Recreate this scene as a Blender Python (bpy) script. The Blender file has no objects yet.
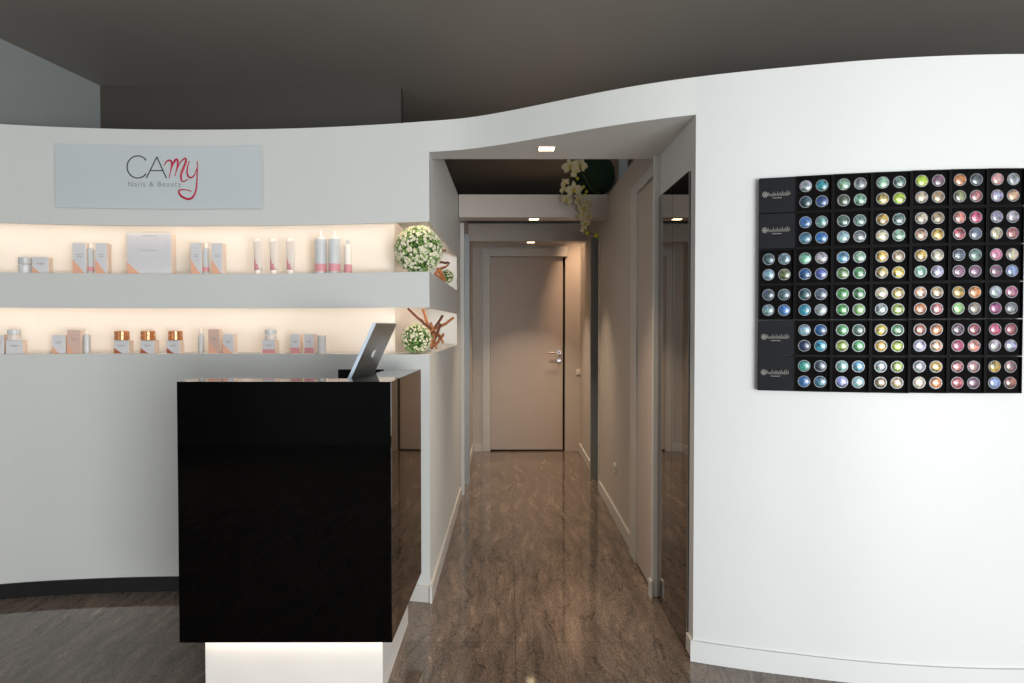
import bpy, math, random
from mathutils import Vector, Matrix
random.seed(7)
PI = math.pi
SC = bpy.context.scene
COL = SC.collection

# ------------------------------------------------------------------ camera
F_PX = 700.0
PITCH = math.radians(1.27)
YAW = math.radians(0.16)
CAM_Z = 1.35
cam_data = bpy.data.cameras.new('camera')
cam_data.sensor_fit = 'HORIZONTAL'
cam_data.sensor_width = 36.0
cam_data.lens = F_PX / 1024.0 * 36.0
cam_data.clip_start = 0.05
cam = bpy.data.objects.new('camera', cam_data)
COL.objects.link(cam)
cam.location = (0, 0, CAM_Z)
cam.rotation_euler = (PI / 2 - PITCH, 0, -YAW)
SC.camera = cam
CAM_R = cam.rotation_euler.to_matrix()

# ------------------------------------------------------------------ world, exposure
SC.view_settings.view_transform = 'Standard'
SC.view_settings.look = 'None'
SC.view_settings.gamma = 1.0
SC.view_settings.use_curve_mapping = False
SC.view_settings.exposure = 0.0
world = bpy.data.worlds.new('world')
SC.world = world
world.use_nodes = True
world.node_tree.nodes['Background'].inputs[0].default_value = (0.62, 0.74, 0.9, 1)
world.node_tree.nodes['Background'].inputs[1].default_value = 0.35


def area(name, loc, target, sx, sy, power, col, spread=180.0):
    l = bpy.data.lights.new(name, 'AREA')
    l.shape = 'RECTANGLE'
    l.size = sx
    l.size_y = sy
    l.energy = power
    l.color = col
    l.spread = math.radians(spread)
    o = bpy.data.objects.new(name, l)
    COL.objects.link(o)
    o.location = loc
    d = Vector(target) - Vector(loc)
    o.rotation_euler = d.to_track_quat('-Z', 'Z').to_euler()
    return o


# daylight through the shop front behind the camera (to the right)
area('daylight_shopfront', (2.25, -2.93, 1.3), (2.25, 0.0, 1.1), 2.9, 2.3, 240, (0.89, 0.945, 1.0))
area('daylight_side', (4.05, -0.6, 1.35), (0.0, -0.6, 1.35), 2.4, 2.1, 22, (0.93, 0.97, 1.0))
area('left_fill', (-3.52, -0.65, 1.45), (0.0, -0.15, 1.35), 2.0, 1.8, 60, (0.97, 0.97, 1.0))  # added fill from the left, brightening the right jamb and passage
# added upward fill for the ceiling, as if bounced off pavement outside
area('ceiling_bounce_fill', (2.25, -2.90, 0.7), (1.2, 0.6, 3.0), 2.9, 1.0, 185, (1.0, 0.965, 0.91))


# ------------------------------------------------------------------ pixel helpers (1024 x 683)
def ray(px, py):
    return CAM_R @ Vector(((px - 512.0) / F_PX, (341.5 - py) / F_PX, -1.0))


def at_y(px, py, Y):
    d = ray(px, py)
    t = Y / d.y
    return Vector((d.x * t, Y, CAM_Z + d.z * t))


def at_z(px, py, Z):
    d = ray(px, py)
    t = (Z - CAM_Z) / d.z
    return Vector((d.x * t, d.y * t, Z))


# ------------------------------------------------------------------ materials
def lin(c):
    return tuple(((v / 255) / 12.92 if v / 255 <= 0.04045 else ((v / 255 + 0.055) / 1.055) ** 2.4) for v in c) + (1.0,)


def mat(name, rgb, rough=0.6, metal=0.0, coat=0.0, var=0.04, scale=8.0, bump=0.0, spec=0.5, emit=None, estr=0.0,
        trans=0.0, ior=1.45):
    m = bpy.data.materials.new(name)
    m.use_nodes = True
    nt = m.node_tree
    b = nt.nodes['Principled BSDF']
    b.inputs['Roughness'].default_value = rough
    b.inputs['Metallic'].default_value = metal
    b.inputs['Coat Weight'].default_value = coat
    b.inputs['Coat Roughness'].default_value = 0.05
    b.inputs['Specular IOR Level'].default_value = spec
    b.inputs['Transmission Weight'].default_value = trans
    b.inputs['IOR'].default_value = ior
    base = lin(rgb)
    tc = nt.nodes.new('ShaderNodeTexCoord')
    nz = nt.nodes.new('ShaderNodeTexNoise')
    nz.inputs['Scale'].default_value = scale
    nz.inputs['Detail'].default_value = 4
    nt.links.new(tc.outputs['Object'], nz.inputs['Vector'])
    rp = nt.nodes.new('ShaderNodeValToRGB')
    rp.color_ramp.elements[0].position = 0.3
    rp.color_ramp.elements[1].position = 0.7
    rp.color_ramp.elements[0].color = tuple(v * (1 - var) for v in base[:3]) + (1,)
    rp.color_ramp.elements[1].color = tuple(min(1, v * (1 + var)) for v in base[:3]) + (1,)
    nt.links.new(nz.outputs['Fac'], rp.inputs['Fac'])
    nt.links.new(rp.outputs['Color'], b.inputs['Base Color'])
    if bump:
        bp = nt.nodes.new('ShaderNodeBump')
        bp.inputs['Strength'].default_value = bump
        bp.inputs['Distance'].default_value = 0.01
        nt.links.new(nz.outputs['Fac'], bp.inputs['Height'])
        nt.links.new(bp.outputs['Normal'], b.inputs['Normal'])
    if emit:
        b.inputs['Emission Color'].default_value = lin(emit)
        b.inputs['Emission Strength'].default_value = estr
    return m


def granite():
    m = bpy.data.materials.new('polished_granite')
    m.use_nodes = True
    nt = m.node_tree
    N = nt.nodes.new
    L = nt.links.new
    b = nt.nodes['Principled BSDF']
    tc = N('ShaderNodeTexCoord')
    # slow warp of the vein direction
    w = N('ShaderNodeTexNoise'); w.inputs['Scale'].default_value = 0.9; w.inputs['Detail'].default_value = 3
    L(tc.outputs['Object'], w.inputs['Vector'])
    sub = N('ShaderNodeVectorMath'); sub.operation = 'SUBTRACT'; sub.inputs[1].default_value = (0.5, 0.5, 0.5)
    L(w.outputs['Color'], sub.inputs[0])
    sc = N('ShaderNodeVectorMath'); sc.operation = 'SCALE'; sc.inputs['Scale'].default_value = 0.36
    L(sub.outputs[0], sc.inputs[0])
    add = N('ShaderNodeVectorMath'); add.operation = 'ADD'
    L(tc.outputs['Object'], add.inputs[0]); L(sc.outputs[0], add.inputs[1])
    mp = N('ShaderNodeMapping'); mp.inputs['Scale'].default_value = (7.0, 1.0, 1.0)
    mp.inputs['Rotation'].default_value = (0, 0, math.radians(4))
    L(add.outputs[0], mp.inputs['Vector'])
    n1 = N('ShaderNodeTexNoise'); n1.inputs['Scale'].default_value = 2.6; n1.inputs['Detail'].default_value = 9
    n1.inputs['Roughness'].default_value = 0.68; n1.inputs['Distortion'].default_value = 0.25
    L(mp.outputs[0], n1.inputs['Vector'])
    r1 = N('ShaderNodeValToRGB')
    e = r1.color_ramp.elements
    e[0].position = 0.26; e[0].color = lin((74, 65, 58))
    e[1].position = 0.78; e[1].color = lin((190, 160, 134))
    for p, c in ((0.42, (100, 88, 79)), (0.52, (113, 99, 89)), (0.62, (128, 111, 98))):
        x = e.new(p); x.color = lin(c)
    L(n1.outputs['Fac'], r1.inputs['Fac'])
    # fine speckle
    n2 = N('ShaderNodeTexNoise'); n2.inputs['Scale'].default_value = 60; n2.inputs['Detail'].default_value = 5
    mp2 = N('ShaderNodeMapping'); mp2.inputs['Scale'].default_value = (2.2, 1.0, 1.0)
    L(add.outputs[0], mp2.inputs['Vector']); L(mp2.outputs[0], n2.inputs['Vector'])
    mr = N('ShaderNodeMapRange'); mr.inputs[1].default_value = 0.3; mr.inputs[2].default_value = 0.7
    mr.inputs[3].default_value = 0.62; mr.inputs[4].default_value = 1.28
    L(n2.outputs['Fac'], mr.inputs[0])
    mul = N('ShaderNodeVectorMath'); mul.operation = 'SCALE'
    L(r1.outputs['Color'], mul.inputs[0]); L(mr.outputs[0], mul.inputs['Scale'])
    # dark thin veins
    n3 = N('ShaderNodeTexNoise'); n3.inputs['Scale'].default_value = 1.7; n3.inputs['Detail'].default_value = 7
    n3.inputs['Distortion'].default_value = 0.5
    mp3 = N('ShaderNodeMapping'); mp3.inputs['Scale'].default_value = (4.4, 0.9, 1.0); mp3.inputs['Location'].default_value = (3, 7, 0)
    L(add.outputs[0], mp3.inputs['Vector']); L(mp3.outputs[0], n3.inputs['Vector'])
    ab = N('ShaderNodeMath'); ab.operation = 'SUBTRACT'; ab.inputs[1].default_value = 0.5
    L(n3.outputs['Fac'], ab.inputs[0])
    ab2 = N('ShaderNodeMath'); ab2.operation = 'ABSOLUTE'; L(ab.outputs[0], ab2.inputs[0])
    vr = N('ShaderNodeMapRange'); vr.inputs[1].default_value = 0.0; vr.inputs[2].default_value = 0.012
    vr.inputs[3].default_value = 0.5; vr.inputs[4].default_value = 1.0
    L(ab2.outputs[0], vr.inputs[0])
    mul2 = N('ShaderNodeVectorMath'); mul2.operation = 'SCALE'
    L(mul.outputs[0], mul2.inputs[0]); L(vr.outputs[0], mul2.inputs['Scale'])
    # slab joints
    br = N('ShaderNodeTexBrick'); br.offset = 0.0
    br.inputs['Scale'].default_value = 1.0
    br.inputs['Mortar Size'].default_value = 0.0018
    br.inputs['Brick Width'].default_value = 1.2
    br.inputs['Row Height'].default_value = 1.05
    br.inputs['Color1'].default_value = (1, 1, 1, 1); br.inputs['Color2'].default_value = (0.93, 0.93, 0.93, 1)
    br.inputs['Mortar'].default_value = (0.45, 0.45, 0.45, 1)
    mpb = N('ShaderNodeMapping'); mpb.inputs['Location'].default_value = (1.177, 0.15, 0)
    L(tc.outputs['Object'], mpb.inputs['Vector']); L(mpb.outputs[0], br.inputs['Vector'])
    mm = N('ShaderNodeVectorMath'); mm.operation = 'MULTIPLY'
    L(mul2.outputs[0], mm.inputs[0]); L(br.outputs['Color'], mm.inputs[1])
    L(mm.outputs[0], b.inputs['Base Color'])
    b.inputs['Roughness'].default_value = 0.06
    b.inputs['Specular IOR Level'].default_value = 0.55
    return m


M = {}
M['wall'] = mat('white_plaster', (203, 204, 203), 0.5, var=0.012, scale=2.2)
M['wall_gloss'] = mat('white_satin_plaster', (207, 208, 205), 0.5, var=0.012, scale=2.2)
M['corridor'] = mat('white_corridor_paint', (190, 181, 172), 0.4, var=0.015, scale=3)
M['ceiling'] = mat('taupe_ceiling_paint', (150, 145, 138), 0.6, var=0.03, scale=1.2)
M['rear_shade'] = mat('taupe_painted_shade', (74, 71, 66), 0.7, var=0.03)  # shade of the space behind, put into the paint colour
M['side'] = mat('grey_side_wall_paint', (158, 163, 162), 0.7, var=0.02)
M['granite'] = granite()
M['trim'] = mat('white_lacquer_trim', (200, 197, 192), 0.35, var=0.02)
M['trim_grey'] = mat('grey_metal_casing', (150, 155, 156), 0.35, metal=0.3, var=0.03)
M['door'] = mat('white_door_lacquer', (188, 175, 166), 0.42, var=0.02, scale=5)
M['dark'] = mat('dark_gap', (30, 27, 25), 0.8)
M['plinth'] = mat('black_plinth', (14, 13, 13), 0.4)
M['niche'] = mat('warm_white_niche', (232, 226, 216), 0.6, var=0.01)
M['black_gloss'] = mat('black_glass_lacquer', (3, 3, 3), 0.02, var=0.1, spec=0.36)
M['black_inner'] = mat('black_matt_inner', (9, 9, 10), 0.5, var=0.1, spec=0.2)
M['desk_base'] = mat('white_desk_base', (222, 218, 212), 0.4, var=0.02)
M['chrome'] = mat('brushed_chrome', (205, 205, 205), 0.2, metal=1.0)
M['mirror'] = mat('smoked_mirror', (150, 145, 140), 0.012, metal=1.0, var=0.01)
M['led'] = mat('warm_led_tape', (255, 236, 212), 0.5, emit=(255, 227, 205), estr=13.0)
M['led_desk'] = mat('white_led_tape', (255, 240, 222), 0.5, emit=(255, 232, 205), estr=9.0)
M['downlight'] = mat('downlight_diffuser', (255, 240, 210), 0.5, emit=(255, 226, 180), estr=9.0)
M['acrylic'] = mat('frosted_acrylic_sign', (196, 203, 205), 0.12, var=0.015, scale=1.5, coat=0.3)
M['ink'] = mat('dark_grey_lettering', (52, 56, 58), 0.4)
M['ink_light'] = mat('pale_grey_lettering', (132, 136, 138), 0.5)
M['crimson'] = mat('crimson_lettering', (186, 22, 66), 0.4)
M['case'] = mat('black_case_card', (11, 10, 11), 0.6, var=0.15, scale=30, spec=0.12)
M['case_lid'] = mat('charcoal_case_lid', (26, 27, 31), 0.6, var=0.06, scale=20, spec=0.12)
M['case_in'] = mat('black_case_foam', (12, 10, 10), 0.9, var=0.25, scale=60, spec=0.1)
M['silver_print'] = mat('silver_print', (176, 172, 166), 0.4)
M['alu'] = mat('aluminium_shell', (150, 148, 146), 0.32, metal=0.75, var=0.02)
M['alu_edge'] = mat('aluminium_edge_glint', (198, 212, 226), 0.35, metal=0.2)  # bluish daylight reflection painted into the edge colour
M['screen'] = mat('dark_screen_glass', (8, 9, 10), 0.05)
M['keys'] = mat('black_keys', (22, 22, 23), 0.5)
M['logo_white'] = mat('white_logo', (235, 238, 240), 0.25)
M['pack_silver'] = mat('silver_carton', (206, 207, 211), 0.4, metal=0.1, var=0.03, scale=20)
M['pack_copper'] = mat('copper_foil', (218, 166, 138), 0.35, metal=0.3, var=0.05, scale=20)
M['pack_rust'] = mat('rust_foil', (160, 84, 52), 0.35, metal=0.3, var=0.05)
M['pack_blush'] = mat('blush_carton', (205, 176, 164), 0.45, var=0.03)
M['pack_pink'] = mat('pink_print', (212, 146, 152), 0.45, var=0.04)
M['pack_side'] = mat('peach_carton_side', (236, 216, 200), 0.5, var=0.03)
M['pack_print'] = mat('grey_small_print', (120, 112, 112), 0.5)
M['tube_white'] = mat('pearl_tube', (220, 212, 204), 0.3, var=0.02)
M['jar_glass'] = mat('frosted_jar', (196, 200, 202), 0.15, var=0.02)
M['jar_copper'] = mat('copper_jar', (206, 140, 92), 0.2, metal=0.5, var=0.04)
M['cap_clear'] = mat('clear_cap', (240, 232, 222), 0.1, var=0.02)
M['leaf'] = mat('boxwood_leaf', (128, 164, 84), 0.5, var=0.45, scale=45)
M['leaf_core'] = mat('dark_foliage_core', (44, 76, 30), 0.9, var=0.4, scale=40)
M['petal'] = mat('white_petal', (236, 230, 206), 0.6, var=0.04, scale=30)
M['petal_orchid'] = mat('cream_orchid_petal', (186, 174, 136), 0.55, var=0.06, scale=30)
M['orchid_lip'] = mat('yellow_orchid_lip', (196, 168, 52), 0.5)
M['bud'] = mat('yellow_green_bud', (186, 182, 46), 0.5)
M['stem'] = mat('green_stem', (74, 86, 38), 0.6)
M['moss'] = mat('dark_moss', (20, 42, 22), 0.95, var=0.5, scale=60)
M['stick'] = mat('orange_brown_stick', (158, 100, 58), 0.7, var=0.3, scale=25, bump=0.4)
M['stick_dark'] = mat('dark_brown_stick', (104, 62, 42), 0.75, var=0.3, scale=25, bump=0.4)
M['frame'] = mat('anthracite_window_frame', (60, 62, 64), 0.5)
M['switch'] = mat('white_switch_plastic', (226, 222, 214), 0.35)


def glass_mat():
    m = bpy.data.materials.new('window_glass')
    m.use_nodes = True
    nt = m.node_tree
    nt.nodes.remove(nt.nodes['Principled BSDF'])
    out = nt.nodes['Material Output']
    t = nt.nodes.new('ShaderNodeBsdfTransparent')
    t.inputs[0].default_value = (0.95, 0.98, 0.97, 1)
    g = nt.nodes.new('ShaderNodeBsdfGlossy'); g.inputs['Roughness'].default_value = 0.02
    fr = nt.nodes.new('ShaderNodeFresnel')
    mx = nt.nodes.new('ShaderNodeMixShader')
    nt.links.new(fr.outputs[0], mx.inputs[0]); nt.links.new(t.outputs[0], mx.inputs[1]); nt.links.new(g.outputs[0], mx.inputs[2])
    nt.links.new(mx.outputs[0], out.inputs[0])
    return m


M['glass'] = glass_mat()


def glitter_mat():
    """pigment under a clear domed lid; the hue is each pot's own object colour"""
    m = bpy.data.materials.new('glitter_pigment')
    m.use_nodes = True
    nt = m.node_tree
    N = nt.nodes.new
    L = nt.links.new
    b = nt.nodes['Principled BSDF']
    oi = N('ShaderNodeObjectInfo')
    tc = N('ShaderNodeTexCoord')
    off = N('ShaderNodeVectorMath'); off.operation = 'ADD'
    L(tc.outputs['Object'], off.inputs[0]); L(oi.outputs['Random'], off.inputs[1])
    n = N('ShaderNodeTexNoise'); n.inputs['Scale'].default_value = 34; n.inputs['Detail'].default_value = 2
    n.inputs['Distortion'].default_value = 1.2
    L(off.outputs[0], n.inputs['Vector'])
    r = N('ShaderNodeMapRange'); r.inputs[1].default_value = 0.35; r.inputs[2].default_value = 0.68
    r.inputs[3].default_value = 0.22; r.inputs[4].default_value = 1.15
    L(n.outputs['Fac'], r.inputs[0])
    mu = N('ShaderNodeVectorMath'); mu.operation = 'SCALE'
    L(oi.outputs['Color'], mu.inputs[0]); L(r.outputs[0], mu.inputs['Scale'])
    v = N('ShaderNodeTexVoronoi'); v.inputs['Scale'].default_value = 260
    L(tc.outputs['Object'], v.inputs['Vector'])
    mx = N('ShaderNodeMix'); mx.data_type = 'RGBA'; mx.blend_type = 'OVERLAY'
    mx.inputs[0].default_value = 0.4
    L(mu.outputs[0], mx.inputs[6]); L(v.outputs['Color'], mx.inputs[7])
    L(mx.outputs[2], b.inputs['Base Color'])
    b.inputs['Roughness'].default_value = 0.3
    b.inputs['Metallic'].default_value = 0.1
    b.inputs['Coat Weight'].default_value = 0.6
    b.inputs['Coat Roughness'].default_value = 0.06
    return m


M['glitter'] = glitter_mat()
M['pot_rim'] = mat('clear_pot_rim', (142, 148, 154), 0.3, metal=0.2)


# ------------------------------------------------------------------ mesh builder
class MB:
    def __init__(s):
        s.v = []; s.f = []; s.m = []; s.sm = []

    def add(s, vs, fs, mi=0, smooth=False):
        o = len(s.v)
        s.v += [tuple(v) for v in vs]
        for f in fs:
            s.f.append(tuple(i + o for i in f)); s.m.append(mi); s.sm.append(smooth)
        return s

    def box(s, a, b, mi=0, T=None):
        x0, y0, z0 = a; x1, y1, z1 = b
        vs = [(x0, y0, z0), (x1, y0, z0), (x1, y1, z0), (x0, y1, z0), (x0, y0, z1), (x1, y0, z1), (x1, y1, z1), (x0, y1, z1)]
        if T: vs = [T @ Vector(v) for v in vs]
        return s.add(vs, [(3, 2, 1, 0), (4, 5, 6, 7), (0, 1, 5, 4), (1, 2, 6, 5), (2, 3, 7, 6), (3, 0, 4, 7)], mi)

    def prism(s, poly, z0, z1, mi=0):
        n = len(poly)
        vs = [(x, y, z0) for x, y in poly] + [(x, y, z1) for x, y in poly]
        fs = [tuple(range(n))[::-1], tuple(range(n, 2 * n))] + [(i, (i + 1) % n, n + (i + 1) % n, n + i) for i in range(n)]
        return s.add(vs, fs, mi)

    def strip(s, A, B, z0, z1, mi=0):
        """solid between two matching plan polylines"""
        n = len(A)
        vs = []
        for i in range(n):
            vs += [(A[i][0], A[i][1], z0), (A[i][0], A[i][1], z1), (B[i][0], B[i][1], z1), (B[i][0], B[i][1], z0)]
        fs = []
        for i in range(n - 1):
            a = 4 * i; b = a + 4
            fs += [(a, b, b + 1, a + 1), (a + 1, b + 1, b + 2, a + 2), (a + 2, b + 2, b + 3, a + 3), (a + 3, b + 3, b, a)]
        fs += [(0, 1, 2, 3), (4 * n - 1, 4 * n - 2, 4 * n - 3, 4 * n - 4)]
        return s.add(vs, fs, mi)

    def tube(s, path, r, seg=8, mi=0, T=None, flat=1.0):
        P = [Vector(p) for p in path]
        n = len(P)
        rr = r if isinstance(r, (list, tuple)) else [r] * n
        up = Vector((0, 0, 1))
        vs = []
        prev = None
        for i, p in enumerate(P):
            t = (P[min(i + 1, n - 1)] - P[max(i - 1, 0)])
            t = t.normalized() if t.length > 1e-9 else Vector((0, 0, 1))
            if prev is None:
                a = t.orthogonal().normalized()
            else:
                a = (prev - t * prev.dot(t))
                a = a.normalized() if a.length > 1e-6 else t.orthogonal().normalized()
            prev = a
            b = t.cross(a)
            for k in range(seg):
                an = 2 * PI * k / seg
                vs.append(p + (a * math.cos(an) + b * math.sin(an)) * rr[i])
        if T: vs = [T @ v for v in vs]
        fs = []
        for i in range(n - 1):
            for k in range(seg):
                fs.append((i * seg + k, i * seg + (k + 1) % seg, (i + 1) * seg + (k + 1) % seg, (i + 1) * seg + k))
        s.add(vs, fs, mi, True)
        s.add(vs[:seg], [tuple(range(seg))[::-1]], mi)
        s.add(vs[-seg:], [tuple(range(seg))], mi)
        return s

    def lathe(s, prof, seg=24, mi=0, T=None, mis=None):
        """profile of (r, z) around Z; mis = material per ring"""
        vs = []
        for r, z in prof:
            for k in range(seg):
                an = 2 * PI * k / seg
                v = Vector((r * math.cos(an), r * math.sin(an), z))
                vs.append(T @ v if T else v)
        for i in range(len(prof) - 1):
            m_ = mis[i] if mis else mi
            fs = [(k, (k + 1) % seg, seg + (k + 1) % seg, seg + k) for k in range(seg)]
            s.add(vs[i * seg:(i + 2) * seg], fs, m_, True)
        if prof[0][0] > 1e-5: s.add(vs[:seg], [tuple(range(seg))[::-1]], mis[0] if mis else mi)
        if prof[-1][0] > 1e-5: s.add(vs[-seg:], [tuple(range(seg))], mis[-1] if mis else mi)
        return s

    def sphere(s, c, r, mi=0, seg=20, rings=12, squash=1.0):
        prof = [(max(1e-6, r * math.sin(PI * i / rings)), -r * math.cos(PI * i / rings) * squash) for i in range(rings + 1)]
        return s.lathe(prof, seg, mi, Matrix.Translation(c))

    def build(s, name, mats, parent=None, loc=None, rot=None, bevel=0.0):
        me = bpy.data.meshes.new(name)
        me.from_pydata(s.v, [], s.f)
        if not isinstance(mats, (list, tuple)): mats = [mats]
        for m_ in mats: me.materials.append(m_)
        me.polygons.foreach_set('material_index', s.m)
        me.polygons.foreach_set('use_smooth', s.sm)
        me.update()
        o = bpy.data.objects.new(name, me)
        COL.objects.link(o)
        if parent: o.parent = parent
        if loc is not None: o.location = loc
        if rot is not None: o.rotation_euler = rot
        if bevel:
            bv = o.modifiers.new('bevel', 'BEVEL'); bv.width = bevel; bv.segments = 2; bv.limit_method = 'ANGLE'
        return o


def empty(name, loc=(0, 0, 0), rz=0.0):
    o = bpy.data.objects.new(name, None)
    COL.objects.link(o)
    o.location = loc
    o.rotation_euler = (0, 0, rz)
    o.empty_display_size = 0.05
    return o


def tag(o, label, cat, group=None, kind=None):
    o['label'] = label
    o['category'] = cat
    if group: o['group'] = group
    if kind: o['kind'] = kind
    return o


def struct(o):
    o['kind'] = 'structure'
    return o


def dup(src, loc, rot=None, parent=None):
    c = src.copy()
    COL.objects.link(c)
    c.parent = parent
    c.location = loc
    if rot is not None: c.rotation_euler = rot
    return c


def smooth_path(pts, n=6):
    out = []
    P = [pts[0]] + list(pts) + [pts[-1]]
    for i in range(1, len(P) - 2):
        p0, p1, p2, p3 = [Vector(p) for p in P[i - 1:i + 3]]
        for k in range(n):
            t = k / n
            out.append(0.5 * ((2 * p1) + (p2 - p0) * t + (2 * p0 - 5 * p1 + 4 * p2 - p3) * t * t + (3 * p1 - p0 - 3 * p2 + p3) * t ** 3))
    out.append(Vector(pts[-1]))
    return out


# ------------------------------------------------------------------ the curved front wall in plan
WALL_TOP = 2.35
top_line = [(0, 124), (75, 127.6), (150, 129.5), (225, 129.6), (300, 128.2), (370, 125), (430, 121), (465, 118), (500, 112.5),
            (550, 102.5), (600, 92.3), (650, 83.5), (700, 76.5), (750, 70.8), (800, 66), (850, 61.5), (900, 58), (960, 55.2), (1024, 54)]
ctrl = [tuple(at_z(px, py, WALL_TOP)[:2]) for px, py in top_line]
ctrl = [(-3.4, 3.17), (-2.95, 3.35)] + ctrl + [(2.35, 2.60), (2.9, 2.75), (3.4, 3.0)]


def curve_y(x):
    c = ctrl
    for i in range(len(c) - 1):
        if c[i][0] <= x <= c[i + 1][0]:
            break
    def slope(j):
        if j <= 0: return (c[1][1] - c[0][1]) / (c[1][0] - c[0][0])
        if j >= len(c) - 1: return (c[-1][1] - c[-2][1]) / (c[-1][0] - c[-2][0])
        return (c[j + 1][1] - c[j - 1][1]) / (c[j + 1][0] - c[j - 1][0])
    x0, y0 = c[i]; x1, y1 = c[i + 1]
    h = x1 - x0; t = (x - x0) / h
    return ((2 * t ** 3 - 3 * t * t + 1) * y0 + (t ** 3 - 2 * t * t + t) * h * slope(i) +
            (-2 * t ** 3 + 3 * t * t) * y1 + (t ** 3 - t * t) * h * slope(i + 1))


def curve_n(x):
    d = (curve_y(x + 0.02) - curve_y(x - 0.02)) / 0.04
    n = Vector((d, -1, 0)).normalized()      # outward, towards the showroom
    return n


def on_curve(px, off=0.0, py=320.0):
    """point on the wall face (pushed out by off) met by the sight line of picture column px"""
    lo, hi = -3.3, 3.2
    d = ray(px, py)
    k = d.x / d.y
    for _ in range(50):
        mid = (lo + hi) / 2
        n = curve_n(mid)
        if (mid + n.x * off) / (curve_y(mid) + n.y * off) > k: hi = mid
        else: lo = mid
    return Vector((mid + n.x * off, curve_y(mid) + n.y * off, 0)), n


XL, XC, XR = -3.2, -0.396, 0.748          # left end, corner by the corridor, right jamb
CORR_END = 5.35
def lerp(a, b, t): return a + (b - a) * t
NL = 64
outer, inner, back = [], [], []
for i in range(NL + 1):
    x = lerp(XL, XC, i / NL)
    outer.append((x, curve_y(x)))
    xi = lerp(XL, -0.61, i / NL); inner.append((xi, curve_y(xi) + 0.22))
    xb = lerp(XL, -0.71, i / NL); back.append((xb, curve_y(xb) + 0.32))
outer.append((XC, CORR_END + 0.2)); inner.append((-0.61, CORR_END + 0.2)); back.append((-0.71, CORR_END + 0.2))

FL = -0.018      # finished floor level
Z_S1B, Z_S1T = 1.208, 1.441      # lower niche
Z_S2B, Z_S2T = 1.617, 1.862      # upper niche
g = MB()
g.strip(outer, back, FL, Z_S1B)
lip = [(x, y + 0.016) for x, y in outer[:-1]] + [(XC - 0.016, CORR_END + 0.2)]
lip[-2] = (XC - 0.016, outer[-2][1] + 0.016)
REC = 0.042
g.strip(outer, back, Z_S2T + REC, WALL_TOP)
g.strip(outer, lip, Z_S2T, Z_S2T + REC)
g.strip(inner, back, Z_S1B, Z_S2T + REC, 1)
g.box((-0.61, 5.22, Z_S1B), (XC - 0.0165, CORR_END + 0.2, Z_S2T + REC), 0); g.box((XC - 0.0165, 5.22, Z_S1B), (XC, CORR_END + 0.2, Z_S2T), 0)
wall_left = struct(g.build('wall_left', [M['wall_gloss'], M['niche']]))
g = MB()
g.strip([p for p in outer[:-1]] + [(XC, 5.22)], [p for p in inner[:-1]] + [(-0.61, 5.22)], Z_S1T + REC, Z_S2B)
g.strip([p for p in outer[:-1]] + [(XC, 5.22)], [p for p in lip[:-1]] + [(XC - 0.016, 5.22)], Z_S1T, Z_S1T + REC)
struct(g.build('trim_1', M['wall_gloss']))
# rest of the corridor's left wall
g = MB()
g.box((-0.61, 6.05, FL), (-0.405, 7.62, WALL_TOP))
g.box((-0.61, 5.55, 2.14), (-0.405, 6.05, WALL_TOP))
struct(g.build('wall_corridor_left', M['corridor']))

# header over the opening (its underside is the first soffit)
hx = [lerp(XC, XR, i / 30) for i in range(31)]
g = MB()
g.strip([(x, curve_y(x)) for x in hx], [(x, 3.585) for x in hx], 2.2, WALL_TOP)
struct(g.build('wall_header', M['wall_gloss']))
# right wall
rx = [lerp(XR, 3.2, i / 60) for i in range(61)]
g = MB()
g.strip([(x, curve_y(x)) for x in rx], [(lerp(XR, 3.2, i / 60), max(curve_y(x) + 0.16, 3.585 if i < 8 else 0)) for i, x in enumerate(rx)], FL, WALL_TOP)
struct(g.build('wall_right', M['wall']))
# corridor right wall: cupboard door bay, long wall, far bay
g = MB()
g.box((0.748, 3.585, FL), (0.9, 4.19, 2.165)); g.box((0.745, 3.585, 2.165), (0.9, 4.19, WALL_TOP))
g.box((0.745, 4.19, FL), (0.9, 5.82, WALL_TOP))
g.box((0.765, 5.82, 2.14), (0.9, 6.3, WALL_TOP))
g.box((0.765, 6.3, FL), (0.9, 7.62, WALL_TOP))
struct(g.build('wall_corridor_right', M['corridor']))
# lintels across the corridor
for i, (y0, y1, x0, x1) in enumerate(((5.35, 5.53, -0.39, 0.745), (6.86, 7.02, -0.405, 0.765))):
    struct(MB().box((x0, y0, 2.178), (x1, y1, WALL_TOP)).build('trim_%d' % (i + 2), M['corridor']))
# end wall
g = MB()
g.box((-0.61, 7.62, FL), (-0.215, 7.74, 2.42)); g.box((0.60, 7.62, FL), (0.9, 7.74, 2.42)); g.box((-0.215, 7.62, 2.12), (0.60, 7.74, 2.42))
struct(g.build('wall_corridor_end', M['corridor']))

# showroom shell
struct(MB().box((-5.2, -3.2, -0.1), (4.4, 9.2, FL)).build('floor', M['granite']))
struct(MB().box((-5.2, -3.2, 3.0), (4.4, 9.2, 3.1)).build('ceiling', M['ceiling']))
A0 = (-3.93, -3.0); A1 = (-2.21, 9.1)
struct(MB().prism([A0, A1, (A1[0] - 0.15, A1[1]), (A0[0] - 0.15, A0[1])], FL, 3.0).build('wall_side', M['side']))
struct(MB().box((-2.3, 9.05, FL), (4.3, 9.15, 3.0)).build('wall_far', M['ceiling']))
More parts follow.
